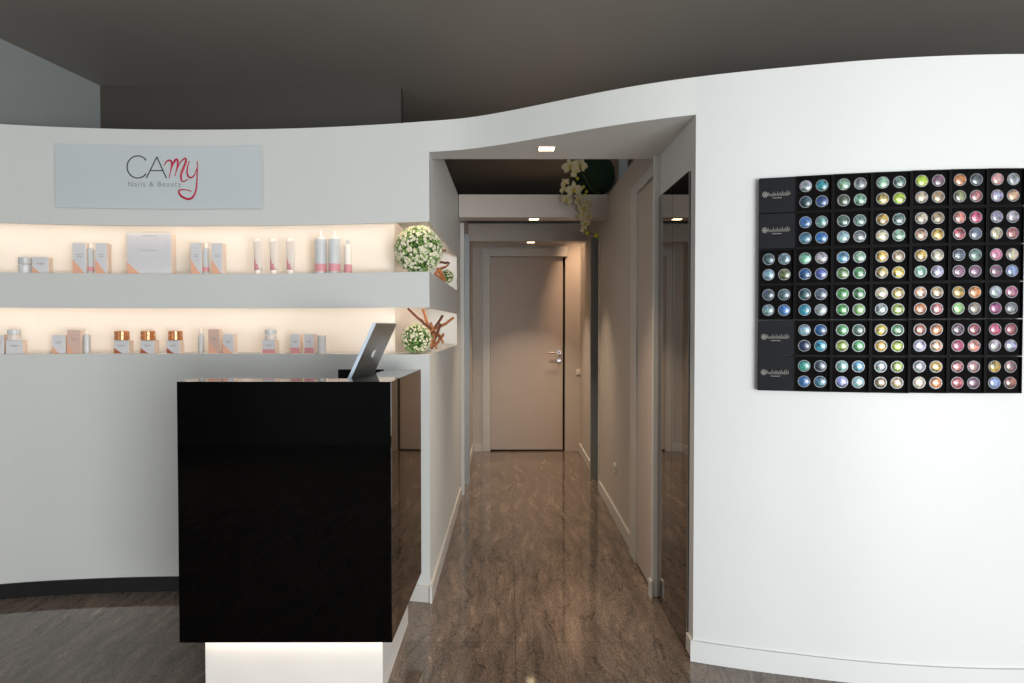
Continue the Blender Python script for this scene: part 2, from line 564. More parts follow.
# back wall with the shop windows
g = MB()
g.box((-4.1, -3.15, FL), (-2.95, -3.0, 3.0)); g.box((-2.95, -3.15, FL), (0.75, -3.0, 3.0)); g.box((3.75, -3.15, FL), (4.3, -3.0, 3.0))
g.box((0.75, -3.15, FL), (3.75, -3.0, 0.1)); g.box((0.75, -3.15, 2.5), (3.75, -3.0, 3.0))
struct(g.build('wall_back', M['side']))
g = MB()
g.box((4.2, -3.0, FL), (4.3, -1.85, 3.0)); g.box((4.2, 0.65, FL), (4.3, 9.1, 3.0)); g.box((4.2, -1.85, FL), (4.3, 0.65, 0.25)); g.box((4.2, -1.85, 2.45), (4.3, 0.65, 3.0))
struct(g.build('wall_side_right', M['side']))


def window(n, a, b, horiz, mull):
    """frame with panes filling an opening from a to b"""
    root = MB()
    x0, y0, z0 = a; x1, y1, z1 = b
    t = 0.05
    if horiz:
        root.box((x0, y0, z0), (x1, y1, z0 + t)); root.box((x0, y0, z1 - t), (x1, y1, z1))
        for k in range(mull + 1):
            xx = lerp(x0, x1 - t, k / mull); root.box((xx, y0, z0 + t), (xx + t, y1, z1 - t))
    else:
        root.box((x0, y0, z0), (x1, y1, z0 + t)); root.box((x0, y0, z1 - t), (x1, y1, z1))
        for k in range(mull + 1):
            yy = lerp(y0, y1 - t, k / mull); root.box((x0, yy, z0 + t), (x1, yy + t, z1 - t))
    w = struct(root.build('window_%d' % n, M['frame']))
    ym = (y0 + y1) / 2; xm = (x0 + x1) / 2
    if horiz: MB().box((x0 + .02, ym - .004, z0 + .02), (x1 - .02, ym + .004, z1 - .02)).build('pane', M['glass'], w)
    else: MB().box((xm - .004, y0 + .02, z0 + .02), (xm + .004, y1 - .02, z1 - .02)).build('pane', M['glass'], w)


window(1, (0.75, -3.1, 0.1), (3.75, -3.04, 2.5), True, 3)
window(2, (4.22, -1.85, 0.25), (4.28, 0.65, 2.45), False, 2)

struct(MB().box((-2.95, 4.85, FL), (-0.75, 4.95, 3.0)).build('wall_rear_shade', M['rear_shade']))  # partition added and painted dark where the space behind fades into shade
WT = Matrix.Translation((-3.60, -0.64, 0)) @ Matrix.Rotation(-math.atan2(A1[0] - A0[0], A1[1] - A0[1]), 4, 'Z')
g = MB()
for a_, b_ in (((-0.03, -1.0, 0.5), (0.03, 1.0, 0.55)), ((-0.03, -1.0, 2.35), (0.03, 1.0, 2.4)), ((-0.03, -1.0, 0.55), (0.03, -0.95, 2.35)), ((-0.03, 0.95, 0.55), (0.03, 1.0, 2.35)), ((-0.03, -0.025, 0.55), (0.03, 0.025, 2.35))):
    g.box(a_, b_, T=WT)
w3 = struct(g.build('window_3', M['frame']))  # unseen window frame added to go with the left fill lamp
MB().box((-0.012, -0.97, 0.53), (-0.004, 0.97, 2.37), T=WT).build('pane', M['glass'], w3)
# pillar rising behind the corridor's right wall
tag(MB().box((1.06, 6.86, FL), (1.145, 7.0, 3.0)).build('pillar', M['side']),
    'slim pale pillar behind the corridor wall, beside the dark green ball', 'pillar', kind='structure')

# baseboards
def base_strip(name, xs, h, th, m):
    A = []; B = []
    for x in xs:
        n = curve_n(x)
        A.append((x + n.x * th, curve_y(x) + n.y * th)); B.append((x - n.x * 0.002, curve_y(x) - n.y * 0.002))
    return struct(MB().strip(A, B, FL, h - 0.015).build(name, m))


base_strip('baseboard_left', [lerp(-3.1, -0.75, i / 40) for i in range(41)], 0.072, 0.010, M['plinth'])
base_strip('baseboard_corner', [lerp(-0.75, XC, i / 8) for i in range(9)], 0.078, 0.010, M['trim'])
base_strip('baseboard_right', [lerp(XR - 0.008, 3.1, i / 40) for i in range(41)], 0.082, 0.011, M['wall'])
struct(MB().box((XR - 0.012, curve_y(XR) - 0.008, 0), (XR, 2.90, 0.068)).build('baseboard_jamb', M['trim']))
struct(MB().box((XC, 3.42, FL), (XC + 0.012, 5.55, 0.068)).build('baseboard_corridor_left', M['trim']))
struct(MB().box((-0.405, 6.08, FL), (-0.393, 7.62, 0.068)).build('baseboard_far_left', M['trim']))
struct(MB().box((0.733, 4.19, FL), (0.745, 5.78, 0.068)).build('baseboard_corridor_right', M['trim']))
struct(MB().box((0.753, 6.33, FL), (0.765, 7.62, 0.068)).build('baseboard_far_right', M['trim']))
struct(MB().box((-0.405, 7.608, FL), (-0.25, 7.62, 0.068)).build('baseboard_end', M['trim']))

# jamb post between the mirror and the cupboard door
struct(MB().box((0.716, 3.5, FL), (0.749, 3.528, 2.2)).build('trim_4', M['trim'], bevel=0.003))
struct(MB().box((0.704, 3.485, FL), (0.716, 3.54, 0.068)).build('baseboard_post', M['trim'], bevel=0.002))

# ------------------------------------------------------------------ doors
def handle(parent, x, y, z, face='y'):
    h = MB()
    h.box((x - 0.02, y - 0.01, z - 0.02), (x + 0.02, y, z + 0.02))
    h.tube([(x, y - 0.008, z), (x, y - 0.05, z), (x - 0.02, y - 0.056, z), (x - 0.12, y - 0.056, z)], 0.008, 10)
    h.build('door_handle', M['chrome'], parent, bevel=0.001)
    k = MB(); k.box((x - 0.02, y - 0.01, z - 0.105), (x + 0.02, y, z - 0.065)); k.tube([(x, y - 0.009, z - 0.085), (x, y - 0.018, z - 0.085)], 0.008, 12)
    k.build('keyhole_plate', M['chrome'], parent, bevel=0.001)


d1 = struct(MB().box((-0.215, 7.63, -0.004), (0.575, 7.67, 2.10)).build('door_1', M['door'], bevel=0.004))
g = MB(); g.box((-0.30, 7.60, FL), (-0.217, 7.66, 2.195)); g.box((-0.217, 7.60, 2.103), (0.62, 7.66, 2.195))
g.box((-0.317, 7.612, FL), (-0.30, 7.62, 2.21)); g.box((-0.30, 7.612, 2.195), (0.62, 7.62, 2.21))
g.build('door_casing', M['trim'], d1, bevel=0.003)
MB().box((0.577, 7.66, FL), (0.605, 7.68, 2.105)).build('shadow_gap', M['dark'], d1)
handle(d1, 0.535, 7.63, 1.06)

d2 = struct(MB().box((0.726, 3.532, -0.006), (0.745, 3.985, 2.10)).build('door_2', M['door'], bevel=0.003))
g = MB(); g.box((0.718, 4.0, FL), (0.745, 4.19, 2.165)); g.box((0.718, 3.53, 2.108), (0.745, 4.0, 2.165))
g.build('door_casing', M['trim'], d2, bevel=0.003)
g = MB(); g.box((0.742, 3.532, -0.016), (0.7475, 3.999, 2.107)); g.build('shadow_gap', M['dark'], d2)

d3 = struct(MB().box((-0.47, 5.60, -0.006), (-0.43, 6.02, 2.10)).build('door_3', M['door']))
g = MB(); g.box((-0.40, 5.64, FL), (-0.370, 5.70, 2.178)); g.build('near_casing', M['trim'], d3)
g = MB(); g.box((-0.43, 6.02, FL), (-0.350, 6.08, 2.137)); g.build('far_casing', M['trim_grey'], d3)
d4 = struct(MB().box((0.80, 5.86, -0.006), (0.84, 6.26, 2.10)).build('door_4', M['door']))
g = MB(); g.box((0.738, 5.80, FL), (0.765, 5.86, 2.137)); g.build('near_casing', M['trim'], d4)
g = MB(); g.box((0.722, 6.24, FL), (0.80, 6.31, 2.137)); g.build('far_casing', M['trim_grey'], d4)
MB().box((0.785, 5.86, FL), (0.80, 6.24, 2.12)).build('shadow_gap', M['dark'], d4)

# ------------------------------------------------------------------ smoked mirrors on the right jamb
def mirror(y0, y1, label):
    r = empty('mirror', (0.749, (y0 + y1) / 2, 0.085)); tag(r, label, 'mirror', 'smoked mirror panels on the jamb')
    hw = (y1 - y0) / 2 - 0.002
    MB().box((-0.010, -hw, -0.098), (-0.004, hw, 1.905)).build('mirror_glass', M['mirror'], r)
    MB().box((-0.004, -hw, -0.098), (0.003, hw, 1.905)).build('backing', M['dark'], r)


mirror(2.905, 3.19, 'smoked mirror panel nearest the showroom, on the right side of the passage opening')
mirror(3.19, 3.49, 'smoked mirror panel farther in, beside the white post of the cupboard door')

# ------------------------------------------------------------------ downlights
def downlight(x, y, z, label, power):
    r = empty('downlight', (x, y, z)); tag(r, label, 'ceiling light', 'square downlights along the passage')
    s = 0.036
    fr = MB()
    for a, b in (((-s - .006, -s - .006), (s + .006, -s)), ((-s - .006, s), (s + .006, s + .006)), ((-s - .006, -s), (-s, s)), ((s, -s), (s + .006, s))):
        fr.box((a[0], a[1], -0.003), (b[0], b[1], 0.0))
    fr.build('frame', M['trim'], r)
    MB().box((-s, -s, -0.002), (s, s, 0.0)).build('diffuser', M['downlight'], r)
    l = bpy.data.lights.new('downlight_lamp', 'AREA'); l.shape = 'SQUARE'; l.size = 0.07; l.energy = power; l.color = (1.0, 0.79, 0.57); l.spread = math.radians(78)
    o = bpy.data.objects.new('downlight_lamp', l); COL.objects.link(o); o.parent = r; o.location = (0, 0, -0.006)


p = at_z(546.5, 148.5, 2.2); downlight(p.x, p.y, 2.2, 'square downlight in the white soffit nearest the showroom', 6.0)
p = at_z(534, 218.8, 2.178); downlight(p.x, 5.44, 2.178, 'square downlight under the middle lintel, left of the orchid', 6.5)
p = at_z(530.8, 242.2, 2.178); downlight(p.x, 6.94, 2.178, 'square downlight under the far lintel, above the closed door', 8.5)
# unseen spot added behind the far lintel, warming the wall by the door
wl = bpy.data.lights.new('passage_end_spot', 'SPOT'); wl.energy = 130; wl.color = (1.0, 0.66, 0.42); wl.spot_size = math.radians(44); wl.spot_blend = 0.9; wl.shadow_soft_size = 0.04
wo = bpy.data.objects.new('passage_end_spot', wl); COL.objects.link(wo); wo.location = (0.64, 7.12, 2.9)
wo.rotation_euler = (Vector((0.84, 7.62, 1.4)) - Vector(wo.location)).to_track_quat('-Z', 'Y').to_euler()

# ------------------------------------------------------------------ LED tapes in the niches
def led(name, z, label):
    A = []; B = []
    for i in range(0, NL + 1):
        x = lerp(-2.95, XC - 0.022, i / NL)
        A.append((x, curve_y(x) + 0.022)); B.append((lerp(-2.95, XC - 0.036, i / NL), curve_y(x) + 0.036))
    A.append((XC - 0.022, 5.15)); B.append((XC - 0.036, 5.15))
    o = MB().strip(A, B, z - 0.005, z).build(name, M['led'])
    return tag(o, label, 'light strip', 'warm light strips in the niches')


led('light_strip', Z_S2T + REC, 'warm light strip tucked behind the top edge of the upper niche')
led('light_strip', Z_S1T + REC, 'warm light strip tucked behind the band above the lower niche')

# ------------------------------------------------------------------ sign
def sheet_strip(px0, px1, off0, off1, z0, z1, n=24):
    A = []; B = []
    for i in range(n + 1):
        px = lerp(px0, px1, i / n)
        a, _ = on_curve(px, off1); b, _ = on_curve(px, off0)
        A.append((a.x, a.y)); B.append((b.x, b.y))
    return MB().strip(A, B, z0, z1)


def on_sign(px, py, off):
    p_, n_ = on_curve(px, off, py)
    d = ray(px, py); t = p_.y / d.y
    return Vector((p_.x, p_.y, CAM_Z + d.z * t)), n_


ztop = on_sign(160, 145.5, 0.02)[0].z; zbot = on_sign(160, 208.8, 0.02)[0].z
sx0 = on_sign(57, 176, 0.02)[0]; sx1 = on_sign(262, 176, 0.02)[0]
sign = empty('wall_sign', on_sign(160, 209, 0.0)[0])
tag(sign, 'frosted rectangular sign reading CAMY Nails & Beauty high on the curved wall', 'sign')


def world_child(o, parent):
    o.parent = parent
    o.matrix_parent_inverse = Matrix.Translation(parent.location).inverted()
    return o


pan = sheet_strip(57.3, 262.8, 0.010, 0.018, zbot, ztop).build('panel', M['acrylic']); world_child(pan, sign)


def cr(x, y):            # close-up coordinates of the sign -> picture
    return (110 + x / 9.752, 140 + y / 9.752)


def stroke(name, pts, rad, m, smooth=True, closed=False):
    P = []
    for x, y in pts:
        px, py = cr(x, y); q, n = on_sign(px, py, 0.0195); P.append(q)
    if smooth: P = smooth_path(P, 6)
    n = len(P)
    if isinstance(rad, tuple):
        rr = [lerp(rad[0], rad[1], 0.5 - 0.5 * math.cos(2 * PI * i / (n - 1) * rad[2])) for i in range(n)]
    else: rr = rad
    return P, rr


def letter(name, strokes, m):
    g_ = MB()
    for pts, rad, sm in strokes:
        P, rr = stroke(name, pts, rad, m, sm); g_.tube(P, rr, 8)
    return world_child(g_.build(name, m), sign)


cpts = [(270 + 103 * math.cos(a), 263 - 108 * math.sin(a)) for a in [math.radians(38 + i * (284 / 24)) for i in range(25)]]
letter('letter_c', [(cpts, 0.0029, True)], M['ink'])
letter('letter_a', [([(355, 372), (457, 165)], 0.0029, False), ([(457, 165), (550, 372)], 0.0029, False), ([(392, 298), (516, 298)], 0.0026, False)], M['ink'])
letter('letter_m', [([(527, 250), (548, 213), (578, 198), (600, 212), (598, 262), (578, 372)], (0.0020, 0.0048, 1), True),
                    ([(580, 350), (604, 262), (638, 195), (660, 200), (655, 262), (634, 352)], (0.0020, 0.0054, 1), True),
                    ([(642, 320), (680, 228), (728, 180), (742, 205), (716, 275), (692, 345), (702, 398), (728, 402), (758, 383)], (0.0022, 0.0054, 1), True)], M['crimson'])
letter('letter_y', [([(777, 205), (757, 260), (752, 320), (768, 358), (796, 366), (826, 338), (846, 278)], (0.0022, 0.0046, 1), True),
                    ([(852, 205), (852, 300), (846, 420), (836, 500), (806, 558), (762, 576), (706, 555), (674, 520), (674, 495), (702, 484), (752, 488), (796, 501)], (0.0024, 0.0056, 1), True)], M['crimson'])


def text_mesh(body, size, m, loc, rz, parent, name, extr=0.0006, spacing=1.0, tilt=0):
    cu = bpy.data.curves.new(name, 'FONT')
    cu.body = body; cu.size = size; cu.extrude = extr; cu.space_character = spacing
    cu.align_x = 'CENTER'; cu.align_y = 'CENTER'
    tmp = bpy.data.objects.new(name, cu); COL.objects.link(tmp)
    bpy.context.view_layer.update()
    me = bpy.data.meshes.new_from_object(tmp.evaluated_get(bpy.context.evaluated_depsgraph_get()))
    bpy.data.objects.remove(tmp)
    me.materials.clear(); me.materials.append(m)
    o = bpy.data.objects.new(name, me); COL.objects.link(o)
    o.location = loc; o.rotation_euler = (PI / 2, 0, rz)
    if parent: world_child(o, parent)
    return o


tl = text_mesh('Nails & Beauty', 1.0, M['ink_light'], (0, 0, 0), 0, None, 'tagline_lettering', spacing=1.22)
vx = [v.co.x for v in tl.data.vertices]; vy = [v.co.y for v in tl.data.vertices]
bx0, bx1, by0, by1 = min(vx), max(vx), min(vy), max(vy)
for v in tl.data.vertices:          # bend the lettering along the curved panel
    fx = (v.co.x - bx0) / (bx1 - bx0); fy = (v.co.y - by0) / (by1 - by0)
    v.co = on_sign(*cr(lerp(177, 694, fx), lerp(470, 405, fy)), 0.0195 if v.co.z > 0 else 0.0178)[0]
tl.rotation_euler = (0, 0, 0)
world_child(tl, sign)

# ------------------------------------------------------------------ reception desk
DX0, DX1 = -1.191, -0.425
DXB = -0.410     # the side runs very slightly outwards to the back
DY0, DY1 = 2.50, 3.215
DT, DB = 1.151, 0.209
desk = empty('reception_desk', (-0.81, 2.85, -0.018))
tag(desk, 'glossy black reception desk on a lit white base, in front of the curved wall', 'desk')
LG = 0.150
def part(mb, name, m, parent, bevel=0.0):
    o = mb.build(name, m, bevel=bevel); return world_child(o, parent)


XI = DX1 - LG - 0.005
XS = lerp(DX1, DXB, 0.07 / (DY1 - DY0))
part(MB().prism([(DX0, DY0), (DX1, DY0), (XS, DY0 + 0.07), (XI, DY0 + 0.07), (XI, DY0 + LG), (DX0, DY0 + LG)], DB, DT), 'front_panel', M['black_gloss'], desk, 0.0012)
part(MB().prism([(XI, DY0 + 0.07), (XS, DY0 + 0.07), (DXB, DY1), (DXB - LG, DY1), (XI, DY0 + LG)], DB, DT), 'side_panel', M['black_gloss'], desk, 0.0012)
part(MB().box((-0.788, DY1 - 0.012, 0.95), (DX1 - LG - 0.005, DY1, DT)), 'back_panel', M['black_inner'], desk, 0.001)
part(MB().box((DX0, DY0 + LG, 1.07), (DX1 - LG - 0.005, DY1 - 0.012, 1.095)), 'work_surface', M['black_inner'], desk, 0.001)
part(MB().box((DX0 + 0.070, DY0 + 0.05, -0.018), (DX1 - 0.044, DY1 - 0.02, DB)), 'base', M['desk_base'], desk, 0.002)
part(MB().box((DX0 + 0.02, DY0 + LG, DB), (DX0 + 0.04, DY1 - 0.1, 1.07)), 'inner_leg_panel', M['black_inner'], desk, 0.001)
g = MB(); g.box((DX0 + 0.060, DY0 + 0.022, DB - 0.006), (DX1 - 0.02, DY0 + 0.034, DB))
part(g, 'light_strip', M['led_desk'], desk)

# ------------------------------------------------------------------ laptop
lap = empty('laptop', (-0.70, 2.86, 1.096), 0)
tag(lap, 'open silver laptop on the desk, its lid back turned to the room', 'laptop')
# base lies to the left of the hinge; the lid leans to the right
hx_, y0_, y1_ = -0.634, 2.685, 3.06
part(MB().box((hx_ - 0.25, y0_, 1.0965), (hx_, y1_, 1.112)), 'base', M['alu'], lap, 0.003)
g = MB()
for r_ in range(5):
    for c_ in range(13):
        g.box((hx_ - 0.055 - r_ * 0.021 - 0.018, y0_ + 0.035 + c_ * 0.0237, 1.112), (hx_ - 0.055 - r_ * 0.021, y0_ + 0.035 + c_ * 0.0237 + 0.020, 1.1135))
part(g, 'keyboard', M['keys'], lap)
part(MB().box((hx_ - 0.235, y0_ + 0.13, 1.112), (hx_ - 0.165, y0_ + 0.25, 1.1126)), 'trackpad', M['alu_edge'], lap)
# lid plane: origin at hinge line, u along Y, v up along the lid
T0 = at_y(376.0, 323.5, y0_); B0 = at_y(350.0, 380.5, y0_)
vdir = (T0 - B0).normalized()
hinge = B0 + vdir * ((1.113 - B0.z) / vdir.z)
lid_len = (T0 - hinge).length
T1 = at_y(397.0, 324.5, y1_)
udir = Vector((T1.x - T0.x, y1_ - y0_, 0)); lid_w = udir.length; udir.normalize()
nout = vdir.cross(udir).normalized()
if nout.x < 0: nout = -nout
LT = Matrix(((udir.x, vdir.x, nout.x, hinge.x), (udir.y, vdir.y, nout.y, hinge.y), (udir.z, vdir.z, nout.z, hinge.z), (0, 0, 0, 1)))
part(MB().box((0.002, 0, -0.010), (lid_w, lid_len, 0), T=LT), 'lid', M['alu'], lap, 0.003)
part(MB().box((-0.002, 0, -0.0115), (0.002, lid_len, 0.0005), T=LT), 'lid_edge', M['alu_edge'], lap)
part(MB().box((0.012, 0.012, -0.0105), (lid_w - 0.012, lid_len - 0.01, -0.0095), T=LT), 'screen', M['screen'], lap)
part(MB().tube([LT @ Vector((0.05, 0.0, -0.005)), LT @ Vector((lid_w - 0.05, 0.0, -0.005))], 0.006, 10), 'hinge', M['alu'], lap)
# apple-shaped mark with a bite and a leaf
g = MB()
pts = []
cu_, cv_ = lid_w * 0.5, lid_len * 0.50
for i in range(48):
    a = 2 * PI * i / 48
    r_ = 0.019 * (1 + 0.08 * math.cos(2 * a) - 0.16 * max(0, math.cos(a - PI / 2)) ** 18 - 0.10 * max(0, math.cos(a + PI / 2)) ** 14)
    x, y = r_ * math.cos(a), r_ * math.sin(a) * 1.06
    dx, dy = x - 0.0245, y - 0.004
    d_ = math.hypot(dx, dy)
    if d_ < 0.0105:
        x, y = 0.0245 + dx / d_ * 0.0105, 0.004 + dy / d_ * 0.0105
    pts.append((x, y))
nv = [LT @ Vector((cu_ + x, cv_ + y, 0.0012)) for x, y in pts]
g.add(nv, [tuple(range(len(nv)))]); 
nb = [LT @ Vector((cu_ + x, cv_ + y, 0.0)) for x, y in pts]
g.add(nv + nb, [(i, (i + 1) % 48, 48 + (i + 1) % 48, 48 + i) for i in range(48)])
lf = [LT @ Vector((cu_ + 0.001 + 0.016 * t * math.cos(1.0) + s_ * 0.005 * math.sin(PI * t), cv_ + 0.0225 + 0.016 * t * math.sin(1.0) - s_ * 0.004 * math.sin(PI * t), 0.0012)) for s_, ts in ((1, [0, .25, .5, .75, 1]), (-1, [.75, .5, .25])) for t in ts]
g.add(lf, [tuple(range(len(lf)))])
part(g, 'apple_logo', M['logo_white'], lap)

# ------------------------------------------------------------------ glitter pot display on the right wall
BOX = 0.1372
DISP_TOP = None
col_px = [758.3, 794.6, 831.8, 871.0, 910.2, 949.2, 986.6, 1023.8]
row_z = []
_p, _n = on_sign(776, 177.5, 0.03); _q, _ = on_sign(776, 391.3, 0.03)
Z_TOP = _p.z; Z_BOT = _q.z
PITCH_Z = (Z_TOP - Z_BOT) / 6
BOX = PITCH_Z
print('case', BOX, [(on_sign(col_px[i + 1], 284, 0.03)[0] - on_sign(col_px[i], 284, 0.03)[0]).length for i in range(7)])
ordinal = ['topmost', 'second', 'third', 'fourth', 'fifth', 'bottom']
colname = ['leftmost column', 'second column', 'third column', 'fourth column', 'fifth column', 'sixth column', 'rightmost column']
corner = ['upper left', 'upper right', 'lower left', 'lower right']
PAL = {  # name: colour
    'silver': (176, 186, 190), 'pale aqua': (160, 200, 204), 'grey teal': (92, 124, 132), 'turquoise': (42, 148, 164), 'dark teal': (44, 84, 96),
    'navy blue': (48, 84, 146), 'blue': (62, 118, 190), 'pale teal': (128, 184, 176), 'bright blue': (44, 120, 200), 'pale blue': (150, 186, 206),
    'slate': (92, 104, 124), 'violet blue': (96, 110, 190), 'mint': (140, 210, 180), 'pink grey': (190, 176, 184), 'deep blue': (30, 96, 164),
    'midnight blue': (34, 54, 104), 'cyan': (40, 150, 180), 'teal green': (60, 164, 150), 'steel blue': (86, 148, 182), 'olive': (138, 146, 96),
    'pale green': (150, 196, 158), 'dark olive': (92, 100, 84), 'mint green': (146, 206, 170), 'dark green': (70, 104, 88), 'grey green': (112, 146, 132),
    'light green': (150, 200, 116), 'green': (88, 168, 100), 'bright green': (82, 190, 84), 'yellow green': (176, 200, 80), 'lavender': (142, 146, 206),
    'ochre': (200, 170, 88), 'lime': (196, 222, 56), 'gold': (222, 176, 66), 'cream': (222, 208, 168), 'yellow': (236, 206, 64), 'tan': (190, 158, 112),
    'brown': (140, 112, 70), 'peach': (232, 180, 140), 'mauve': (150, 98, 122), 'beige': (208, 188, 156), 'rose': (204, 118, 118), 'orange': (232, 140, 70),
    'brick': (176, 98, 78), 'lilac': (184, 176, 206), 'dark grey': (78, 88, 98), 'dusty rose': (196, 138, 136), 'coral': (232, 140, 124),
    'raspberry': (206, 72, 112), 'pink': (222, 130, 160), 'red pink': (216, 92, 104), 'plum': (116, 72, 96), 'maroon': (140, 56, 68), 'taupe': (160, 140, 124),
    'white': (222, 224, 230), 'crimson': (196, 72, 110), 'periwinkle': (140, 160, 208), 'grey': (150, 152, 156), 'magenta': (160, 66, 120), 'red brown': (168, 80, 60),
}
GRID = {
    (0, 2): ('grey teal', 'pale blue', 'pale blue', 'olive'), (0, 3): ('slate', 'grey teal', 'pale aqua', 'blue'),
    (1, 0): ('silver', 'turquoise', 'dark teal', 'navy blue'), (1, 1): ('blue', 'pale teal', 'steel blue', 'bright blue'),
    (1, 2): ('mint', 'pink grey', 'deep blue', 'violet blue'), (1, 3): ('dark teal', 'slate', 'cyan', 'silver'),
    (1, 4): ('pale blue', 'deep blue', 'midnight blue', 'cyan'), (1, 5): ('teal green', 'slate', 'blue', 'steel blue'),
    (2, 0): ('pale green', 'grey', 'dark olive', 'mint green'), (2, 1): ('dark green', 'grey green', 'pale aqua', 'grey'),
    (2, 2): ('steel blue', 'pale green', 'light green', 'green'), (2, 3): ('bright green', 'green', 'bright green', 'light green'),
    (2, 4): ('green', 'dark green', 'yellow green', 'green'), (2, 5): ('pale teal', 'steel blue', 'lavender', 'pale aqua'),
    (3, 0): ('pale green', 'grey green', 'ochre', 'lime'), (3, 1): ('gold', 'grey green', 'cream', 'pale green'),
    (3, 2): ('gold', 'tan', 'ochre', 'yellow'), (3, 3): ('cream', 'ochre', 'silver', 'yellow green'),
    (3, 4): ('yellow', 'green', 'gold', 'lime'), (3, 5): ('silver', 'yellow green', 'brown', 'tan'),
    (4, 0): ('lime', 'mauve', 'beige', 'tan'), (4, 1): ('beige', 'tan', 'peach', 'gold'),
    (4, 2): ('gold', 'cream', 'mint green', 'lilac'), (4, 3): ('peach', 'tan', 'orange', 'rose'),
    (4, 4): ('brick', 'orange', 'lilac', 'peach'), (4, 5): ('grey', 'gold', 'beige', 'orange'),
    (5, 0): ('orange', 'dark grey', 'olive', 'rose'), (5, 1): ('coral', 'raspberry', 'red pink', 'slate'),
    (5, 2): ('slate', 'grey green', 'mauve', 'plum'), (5, 3): ('gold', 'orange', 'light green', 'taupe'),
    (5, 4): ('plum', 'maroon', 'crimson', 'coral'), (5, 5): ('rose', 'dusty rose', 'red pink', 'mauve'),
    (6, 0): ('dusty rose', 'white', 'lilac', 'peach'), (6, 1): ('lilac', 'pink grey', 'cream', 'rose'),
    (6, 2): ('pink', 'beige', 'mauve', 'periwinkle'), (6, 3): ('silver', 'pink', 'magenta', 'grey'),
    (6, 4): ('crimson', 'maroon', 'pink grey', 'lilac'), (6, 5): ('gold', 'dusty rose', 'periwinkle', 'brick'),
}
DEP = 0.026
hb = BOX / 2 - 0.0008
# open case: tray with a rim and four round wells (local: x along wall, y = -outwards, origin bottom centre at the wall)
def open_case():
    r = empty('display_case')
    g_ = MB()
    WF = 0.014
    g_.box((-hb, -DEP + WF, 0.0), (hb, 0, 2 * hb))
    rim = 0.004
    g_.box((-hb, -DEP, 0), (hb, -DEP + WF, rim)); g_.box((-hb, -DEP, 2 * hb - rim), (hb, -DEP + WF, 2 * hb))
    g_.box((-hb, -DEP, rim), (-hb + rim, -DEP + WF, 2 * hb - rim)); g_.box((hb - rim, -DEP, rim), (hb, -DEP + WF, 2 * hb - rim))
    g_.build('tray', M['case'], r)
    MB().box((-hb + rim, -DEP + 0.0105, rim), (hb - rim, -DEP + WF, 2 * hb - rim)).build('foam_insert', M['case_in'], r)
    return r


def closed_case():
    r = empty('display_case')
    MB().box((-hb, -DEP + 0.010, 0), (hb, 0, 2 * hb)).build('tray', M['case'], r)
    MB().box((-hb, -DEP - 0.001, 0.0005), (hb, -DEP + 0.010, 2 * hb - 0.0005)).build('lid', M['case_lid'], r, bevel=0.001)
    e = MB()
    y = -DEP - 0.0018
    zc = hb + 0.004
    # round ornament followed by flowing script and a small line beneath
    for a in range(6):
        an = a * PI / 3
        e.tube([(-0.046 + 0.009 * math.cos(an + t) * t / 2.2, y, zc + 0.009 * math.sin(an + t) * t / 2.2) for t in (0.3, 0.9, 1.5, 2.2)], 0.0008, 5)
    e.tube([(-0.046 + 0.0105 * math.cos(2 * PI * k / 16), y, zc + 0.0105 * math.sin(2 * PI * k / 16)) for k in range(17)], 0.0006, 5)
    rnd = random.Random(5)
    x = -0.034
    word = []
    hs = [0.014, 0.007, 0.009, 0.016, 0.009, 0.015, 0.010, 0.013, 0.016, 0.010, 0.015, 0.018, 0.012]
    for h in hs:
        word += [(x, y, zc - 0.005), (x + 0.0022, y, zc - 0.005 + h), (x + 0.0040, y, zc - 0.003)]
        x += 0.0066
    e.tube(word, 0.0007, 5)
    e.tube([(-0.030, y, zc - 0.0065), (0.045, y, zc - 0.0065)], 0.0004, 4)
    for k in range(7):
        e.box((-0.018 + k * 0.0052, y, zc - 0.0155), (-0.0145 + k * 0.0052, y + 0.001, zc - 0.0135))
    e.build('silver_emblem', M['silver_print'], r)
    return r


def glitter_pot():
    """round pot facing -Y, origin at its back"""
    g_ = MB()
    R = 0.0224
    T = Matrix.Rotation(PI / 2, 4, 'X')
    prof = [(R, 0.0), (R, 0.0085), (R - 0.001, 0.0095), (R - 0.0022, 0.0095)]
    g_.lathe(prof, 28, 0, T)
    dome = [(R - 0.0022, 0.0095)] + [((R - 0.0022) * math.cos(a), 0.0095 + 0.0052 * math.sin(a)) for a in [PI / 2 * i / 5 for i in range(1, 5)]] + [(1e-6, 0.0147)]
    g_.lathe(dome, 28, 1, T)
    return g_.build('glitter_pot', [M['pot_rim'], M['glitter']])


proto_open, proto_closed, proto_pot = open_case(), closed_case(), glitter_pot()
used = {'o': False, 'c': False, 'p': False}


def copy_tree(r, loc, rot):
    c = r.copy(); COL.objects.link(c); c.location = loc; c.rotation_euler = rot
    for ch in list(r.children):
        k = ch.copy(); COL.objects.link(k); k.parent = c
    return c


